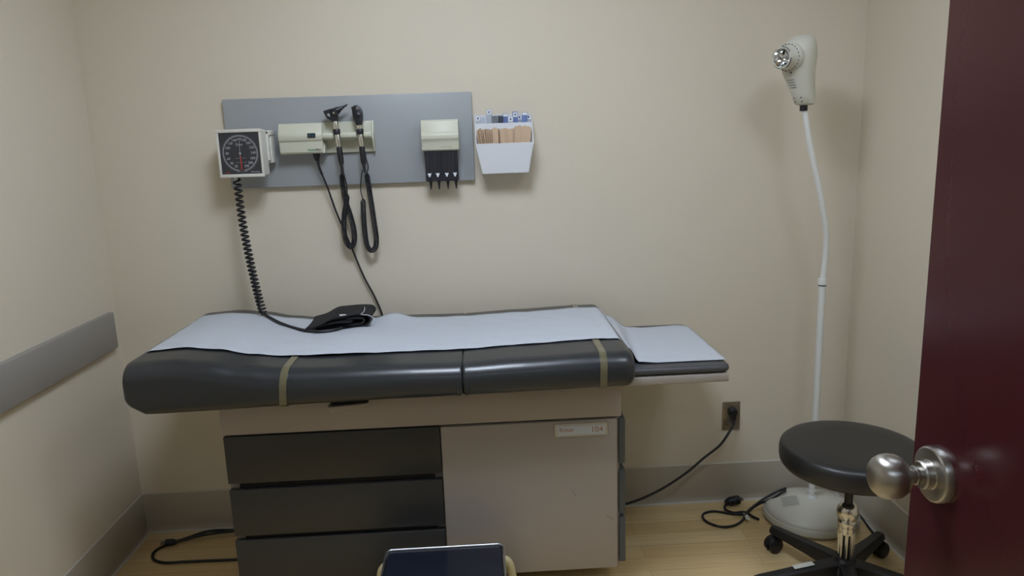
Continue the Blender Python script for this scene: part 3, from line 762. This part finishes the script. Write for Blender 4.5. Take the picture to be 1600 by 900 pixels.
bm = B(); lathe(bm, [(0, 0), (.0165, 0), (.0175, .004), (.0175, .016), (.015, .024), (.012, .028), (0, .028)], frameM((2.286, -.0065, .375), (0, -1, 0)), 24)
box(bm, 2.2765, 2.2955, -.034, -.014, .345, .378, .005, 2); wpart('plug', bm, black_m, pc)
bm = B(); tube(bm, spline([(2.286, -.026, .352), (2.284, -.032, .330), (2.262, -.042, .298), (2.225, -.050, .252), (2.165, -.052, .206), (2.10, -.052, .150), (2.016, -.052, .094), (1.93, -.052, .052), (1.85, -.052, .028), (1.74, -.055, .010), (1.60, -.055, .0055)], 8), .0050, 8)
wpart('cable', bm, rubber_m, pc)

# --- loose cord at the left of the table
p2 = thing('power_cord', 'looped black power cord with loose plug on the floor left of the exam table', 'power cord', (.2, -.15, 0))
bm = B(); tube(bm, spline([(.62, -.060, .006), (.50, -.045, .006), (.36, -.050, .010), (.26, -.062, .018), (.19, -.086, .010), (.125, -.122, .0052), (.098, -.165, .0050), (.115, -.215, .0050), (.165, -.244, .0050), (.24, -.246, .0050), (.33, -.248, .0050), (.44, -.250, .005), (.56, -.24, .005), (.64, -.2, .005)], 8), .0050, 8)
tube(bm, spline([(.62, -.075, .006), (.48, -.066, .007), (.36, -.070, .016), (.25, -.088, .018), (.18, -.110, .014), (.142, -.122, .0125)], 8), .0050, 8)
wpart('cable', bm, rubber_m, p2)
Mp = frameM((.150, -.119, .0135), (-.9, -.10, .0))
bm = B(); lathe(bm, [(0, -.012), (.006, -.012), (.009, -.002), (.0120, .002), (.0128, .022), (.0125, .030), (0, .030)], Mp, 16); pg = wpart('plug', bm, black_m, p2)
bm = B()
for dx in (-.006, .006): box(bm, dx - .0008, dx + .0008, -.0032, .0032, .028, .046, M=Mp)
lathe(bm, [(0, .028), (.0024, .028), (.0024, .048), (0, .050)], Mp @ T(0, .006, 0), 8); o = link('prongs', bm, steel_m, pg)

# ================================================================= EXAM LAMP
LX, LY = 2.532, -.187
lp = thing('exam_lamp', 'tall white gooseneck exam lamp on a round ivory base in the right back corner', 'exam lamp', (LX, LY, 0))
bm = B(); lathe(bm, [(0, 0), (.158, 0), (.163, .006), (.163, .010), (.171, .011), (.174, .016), (.174, .030), (.171, .036), (.168, .037), (.168, .041), (.163, .050), (.150, .058), (.120, .069), (.080, .080), (.040, .088), (0, .090)], n=72); ba = link('base', bm, lampbody_m, lp, ang=30)
for v in ba.data.vertices: v.co.y *= .94; v.co.x *= .98
bm = B(); lathe(bm, [(0, .086), (.020, .086), (.018, .096), (.0145, .100), (.0145, .120), (0, .120)], n=24); link('pole_socket', bm, whitep_m, lp)
bm = B()
for i in range(7): box(bm, -.030, .030, -.0004 - .0, .0004, -.0003, .0003, M=T(-.076, -.047 - .0 + .0085 * (3 - i), .0793 - .0006 * abs(i - 3) + .0016 - .0002 * i) @ Matrix.Rotation(R(-8), 4, 'Z') @ Matrix.Rotation(R(10), 4, 'X'))
bm.free()
# printed label on the base, draped on the dome
def dome(x, y):
    r = math.hypot(x, y / .97); tab = [(0, .090), (.040, .088), (.080, .080), (.120, .069), (.150, .058)]
    for (a, b), (c, d) in zip(tab, tab[1:]):
        if r <= c: return b + (d - b) * (r - a) / (c - a)
    return .058
def drape(x0, x1, y0, y1, rot, cx, cy, off, n=6):
    bm = B(); g_ = []
    for i in range(n + 1):
        row = []
        for j in range(n + 1):
            a = x0 + (x1 - x0) * i / n; b = y0 + (y1 - y0) * j / n; x = cx + a * math.cos(rot) - b * math.sin(rot); y = cy + a * math.sin(rot) + b * math.cos(rot)
            row.append(bm.verts.new((x, y, dome(x, y) + off)))
        g_.append(row)
    for i in range(n):
        for j in range(n): bm.faces.new((g_[i][j], g_[i + 1][j], g_[i + 1][j + 1], g_[i][j + 1]))
    return bm
lbl = link('base_label', drape(-.030, .030, -.034, .034, R(-14), -.082, .0, .0008), sticker_m, lp)
bm = B()
for i in range(6):
    t = drape(-.027, .027, -.001, .001, R(-14), -.082 + math.sin(R(14)) * (-.026 + i * .0105), (-.026 + i * .0105) * math.cos(R(14)), .0014, 4); merge(bm, t)
link('label_print', bm, mat('label_ink', (110, 108, 100), .6), lbl)
bm = B(); lathe(bm, [(0, .118), (.0122, .118), (.0122, .905), (0, .905)], n=24); link('pole', bm, whitep_m, lp)
bm = B(); lathe(bm, [(0, .896), (.0136, .896), (.0136, .900), (0, .900)], n=24); link('collar_ring', bm, ink_m, lp)
bm = B(); lathe(bm, [(0, .900), (.0150, .900), (.0155, .903), (.0155, .918), (.0140, .923), (0, .923)], n=24); link('collar', bm, whitep_m, lp)
NK = spline([(2.532, -.187, .915), (2.535, -.189, .97), (2.535, -.194, 1.03), (2.526, -.205, 1.10), (2.504, -.216, 1.18), (2.481, -.224, 1.26), (2.457, -.230, 1.337), (2.437, -.234, 1.41), (2.425, -.236, 1.465), (2.416, -.236, 1.505)], 8)
bm = B(); tube(bm, NK, [.0098 - .0006 * min(1, i / 72) for i in range(len(NK))], 18)
for i in range(4, len(NK) - 2, 1): pass
wpart('gooseneck', bm, whitep_m, lp, ang=60)
axis = Vector((-.02, -.02, 1)).normalized()
hp = Vector((2.415, -.236, 1.497))
bm = B(); lathe(bm, [(0, 0), (.0125, 0), (.0125, .020), (0, .020)], frameM(hp, axis), 20); wpart('neck_ring', bm, black_m, lp)
# head: lofted teardrop, axis up; faces toward -x/-y
facing = Vector((-.84, -.545, 0)).normalized(); side = Vector((0, 0, 1)).cross(facing)
bm = B(); rings = []
hs = [(.018, .022, .022), (.023, .032, .031), (.05, .037, .036), (.08, .042, .042), (.11, .048, .048), (.14, .054, .054), (.168, .0575, .0575), (.192, .0565, .0565), (.212, .050, .050), (.226, .040, .040), (.236, .025, .025), (.2395, .009, .009)]
def head_c(h): return hp + Vector((lerp_tab([(0, .003), (.15, -.028), (.19, -.029), (.24, -.018)], h), -.004 * h / .26, h)) - facing * .004
for h, a, b in hs:
    c = head_c(h)
    rings.append([c + side * a * math.cos(2 * PI * k / 32) + facing * b * math.sin(2 * PI * k / 32) for k in range(32)])
loft(bm, [[tuple(p) for p in r] for r in rings]); hd = wpart('lamp_head', bm, lampbody_m, lp, ang=50)
hc = head_c(.172)
fd = (facing * 1 + Vector((0, 0, -.08))).normalized()
Ml = frameM(hc, fd)
bm = B(); lathe(bm, [(.030, .010), (.046, .028), (.0460, .050), (.0425, .056), (.0385, .060), (.0345, .082), (.0335, .090), (.0320, .092), (.0290, .092), (.0285, .088)], Ml, 48, cap=False)
bz = link('lens_barrel', bm, lampbody_m, hd, ang=40)
bm = B()
for k in range(22):
    a = 2 * PI * k / 22; Mv = Ml @ Matrix.Rotation(a, 4, 'Z') @ T(.0405, 0, .0585) @ Matrix.Rotation(R(-38), 4, 'Y')
    box(bm, -.0022, .0022, -.0028, .0028, -.0006, .0006, M=Mv)
for k in range(4):
    a0 = PI / 2 * k + .5
    t = bmesh.new(); A = []
    for i in range(9):
        a = a0 + 1.0 * i / 8; A.append([t.verts.new(Ml @ Vector((r * math.cos(a), r * math.sin(a), z))) for r, z in ((.0345, .0905), (.0348, .0885), (.0330, .0918))])
    for p, q_ in zip(A, A[1:]): t.faces.new((p[0], q_[0], q_[2], p[2])); t.faces.new((p[1], q_[1], q_[0], p[0]))
    merge(bm, t)
link('vent_slots', bm, vent_m, bz, smooth=False)
bm = B(); lathe(bm, [(.0285, .0905), (.024, .082), (.016, .072), (.006, .066), (0, .065)], Ml, 32, cap=False); link('reflector', bm, lens_m, bz)
bm = B()
for dx, dy in ((-.010, .008), (.008, .006), (-.004, -.012), (.010, -.010)): lathe(bm, [(0, 0), (.006, 0), (.0072, .003), (.005, .008), (0, .010)], Ml @ T(dx, dy, .074), 14)
link('bulb_lens', bm, lens_m, bz)
bm = B()
def on_head(u, h, off=.0006):   # point on head surface: u angle from facing, h height
    for (h0, a0, b0), (h1, a1, b1) in zip(hs, hs[1:]):
        if h0 <= h <= h1: f = (h - h0) / (h1 - h0); a = a0 + (a1 - a0) * f; b = b0 + (b1 - b0) * f
    c = head_c(h)
    d = side * math.sin(u) * (a + off) + facing * math.cos(u) * (b + off); return c + d
for i in range(4):
    h = .098 - i * .0080; pts = [on_head(R(u), h) for u in (-24, -12, 0, 10)]; pts = [on_head(R(-u2), h) for u2 in (-8, 4, 16, 28)] if False else pts
    tube(bm, pts, .0011, 5)
link('vent_lines', bm, vent_m, hd)
bm = B()
for u, h in ((-26, .042), (-26, .030), (17, .042), (17, .030)):
    p = on_head(R(u), h, 0); nrm = (p - on_head(R(u), h, -.01)).normalized(); lathe(bm, [(0, 0), (.0030, 0), (.0022, .0012), (0, .0014)], frameM(p - nrm * .0003, nrm), 10)
p = on_head(R(6), .122, 0); lathe(bm, [(0, 0), (.004, 0), (.003, .0012), (0, .0014)], frameM(p, facing), 10)
link('screw', bm, vent_m, hd)
# lamp cords on the floor
bm = B()
tube(bm, spline([(2.462, -.120, .085), (2.440, -.130, .082), (2.410, -.128, .060), (2.370, -.120, .040), (2.345, -.118, .026), (2.318, -.128, .012), (2.300, -.140, .0075), (2.255, -.128, .005), (2.200, -.102, .005), (2.160, -.106, .005), (2.138, -.132, .005), (2.142, -.176, .005), (2.180, -.214, .005), (2.230, -.212, .005), (2.275, -.180, .006), (2.305, -.140, .014), (2.340, -.122, .030), (2.380, -.118, .056), (2.430, -.112, .078), (2.47, -.105, .088)], 8), .0046, 8)
wpart('power_cord', bm, rubber_m, lp)
bm = B(); tube(bm, spline([(2.67, -.20, .05), (2.695, -.24, .03), (2.705, -.29, .0065), (2.700, -.35, .005), (2.690, -.38, .005)], 6), .0042, 8)
wpart('switch_cord', bm, rubber_m, lp)
bm = B(); tube(bm, spline([(2.338, -.180, .006), (2.325, -.160, .006), (2.300, -.132, .012), (2.262, -.124, .008), (2.238, -.098, .008), (2.248, -.070, .012), (2.275, -.052, .018)], 8), .0046, 8)
wpart('power_cord', bm, rubber_m, lp)
Mp = frameM((2.262, -.060, .020), (.95, .06, .10))
bm = B(); lathe(bm, [(0, -.014), (.007, -.014), (.0135, -.004), (.0160, .002), (.0165, .040), (.0150, .045), (0, .045)], Mp, 18)
for z in (.008, .017, .026, .035): lathe(bm, [(.0155, z), (.0178, z + .001), (.0178, z + .004), (.0155, z + .005)], Mp, 18, cap=False)
pl = wpart('plug', bm, black_m, lp)
bm = B()
for dx in (-.006, .006): box(bm, dx - .0008, dx + .0008, -.0032, .0032, .042, .060, M=Mp)
link('prongs', bm, steel_m, pl)
bm = B(); prism(bm, [(2.286, -.190), (2.292, -.140), (2.304, -.142), (2.302, -.192)], .0125, .0131, axis='Z'); wpart('cord_tie', bm, paper2_m, lp, smooth=False)

# ================================================================= ROLLING STOOL
SX, SY = 2.432, -.635
sl = thing('rolling_stool', 'black round-seat rolling stool with chrome column beside the open door', 'stool', (SX, SY, 0))
bm = B(); lathe(bm, [(0, .427), (.186, .427), (.198, .431), (.205, .441), (.2075, .454), (.2075, .477), (.204, .490), (.195, .498), (.177, .5025), (.12, .504), (0, .504)], n=72); link('seat', bm, stoolseat_m, sl, ang=40)
bm = B(); lathe(bm, [(0, .416), (.085, .416), (.09, .420), (.09, .428), (0, .428)], n=32); link('seat_plate', bm, black_m, sl)
bm = B(); lathe(bm, [(0, .28), (.0125, .28), (.0125, .417), (0, .417)], n=20); link('column', bm, black_m, sl)
bm = B(); lathe(bm, [(0, .308), (.0128, .308), (.0185, .306), (.0255, .300), (.0305, .291), (.0325, .280), (.0315, .268), (.0280, .259), (.0255, .255), (.0275, .251), (.0285, .247), (.0285, .236), (.0245, .228), (.0, .228)], n=40); link('bell_cover', bm, chrome_m, sl)
bm = B(); lathe(bm, [(0, .100), (.0150, .100), (.0150, .231), (0, .231)], n=24); link('inner_tube', bm, black_m, sl)
bm = B(); lathe(bm, [(.0155, .205), (.0235, .207), (.0255, .215), (.0260, .230), (.0155, .231)], n=32)
for k in range(8):
    a = 2 * PI * k / 8 + .35; tube(bm, [(.0185 * math.cos(a), .0185 * math.sin(a), .112), (.0195 * math.cos(a), .0195 * math.sin(a), .125), (.0205 * math.cos(a), .0205 * math.sin(a), .215)], [.0022, .0036, .0062], 10)
link('fluted_sleeve', bm, chrome_m, sl)
bm = B(); lathe(bm, [(0, .060), (.040, .060), (.046, .066), (.046, .095), (.036, .112), (.026, .124), (0, .124)], n=32); link('hub', bm, stoolbase_m, sl)
for k, ad in enumerate((41, 114, 184, 256, 328)):
    a = R(ad); Ma = Matrix.Rotation(a, 4, 'Z')
    # arm: tapered beam from hub to r=.29
    bm = B(); rings = []
    for r, w, z0, z1 in ((.020, .026, .064, .116), (.06, .025, .066, .114), (.14, .023, .066, .104), (.22, .021, .064, .094), (.275, .0205, .062, .088), (.292, .018, .062, .086), (.300, .010, .063, .083)):
        b_ = .006; pf = [(-w + b_, z0), (w - b_, z0), (w, z0 + b_), (w - .003, z1 - b_), (w - .003 - b_, z1), (-w + .003 + b_, z1), (-w + .003, z1 - b_), (-w, z0 + b_)]
        rings.append([tuple(Ma @ Vector((r, y, z))) for y, z in pf])
    loft(bm, rings); ar = link('leg', bm, stoolbase_m, sl, ang=30)
    sw_ = Matrix.Translation(Ma @ Vector((.278, 0, 0))) @ Matrix.Rotation(R([20, 200, 150, 80, 300][k]), 4, 'Z')
    bm = B()
    for sy in (-1, 1): lathe(bm, [(0, -.0085), (.020, -.0085), (.0255, -.006), (.0265, 0), (.0255, .006), (.020, .0085), (0, .0085)], sw_ @ T(.010, sy * .0135, .0267) @ Matrix.Rotation(PI / 2, 4, 'X'), 28)
    cs = link('caster', bm, black_m, ar)
    bm = B(); box(bm, -.012, .020, -.0045, .0045, .015, .052, .003, 1, M=sw_); lathe(bm, [(0, .045), (.006, .045), (.006, .070), (0, .070)], sw_, 12)
    t = bmesh.new(); lathe(t, [(.0285, -.016), (.0295, -.014), (.0295, .014), (.0285, .016)], Matrix.Identity(4), 28, cap=False)
    bmesh.ops.delete(t, geom=[v for v in t.verts if v.co.y < .003], context='VERTS'); t.transform(sw_ @ T(.010, 0, .0267) @ Matrix.Rotation(PI / 2, 4, 'X')); merge(bm, t)
    link('caster_hood', bm, stoolbase_m, cs)
    if k == 2:
        bm = B(); box(bm, .10, .165, -.010, .010, .1105, .1111, M=Ma @ T(0, -.004, 0) @ Matrix.Rotation(R(7), 4, 'Y') @ T(-.012, 0, .012)); link('tape_label', bm, paper2_m, ar, smooth=False)
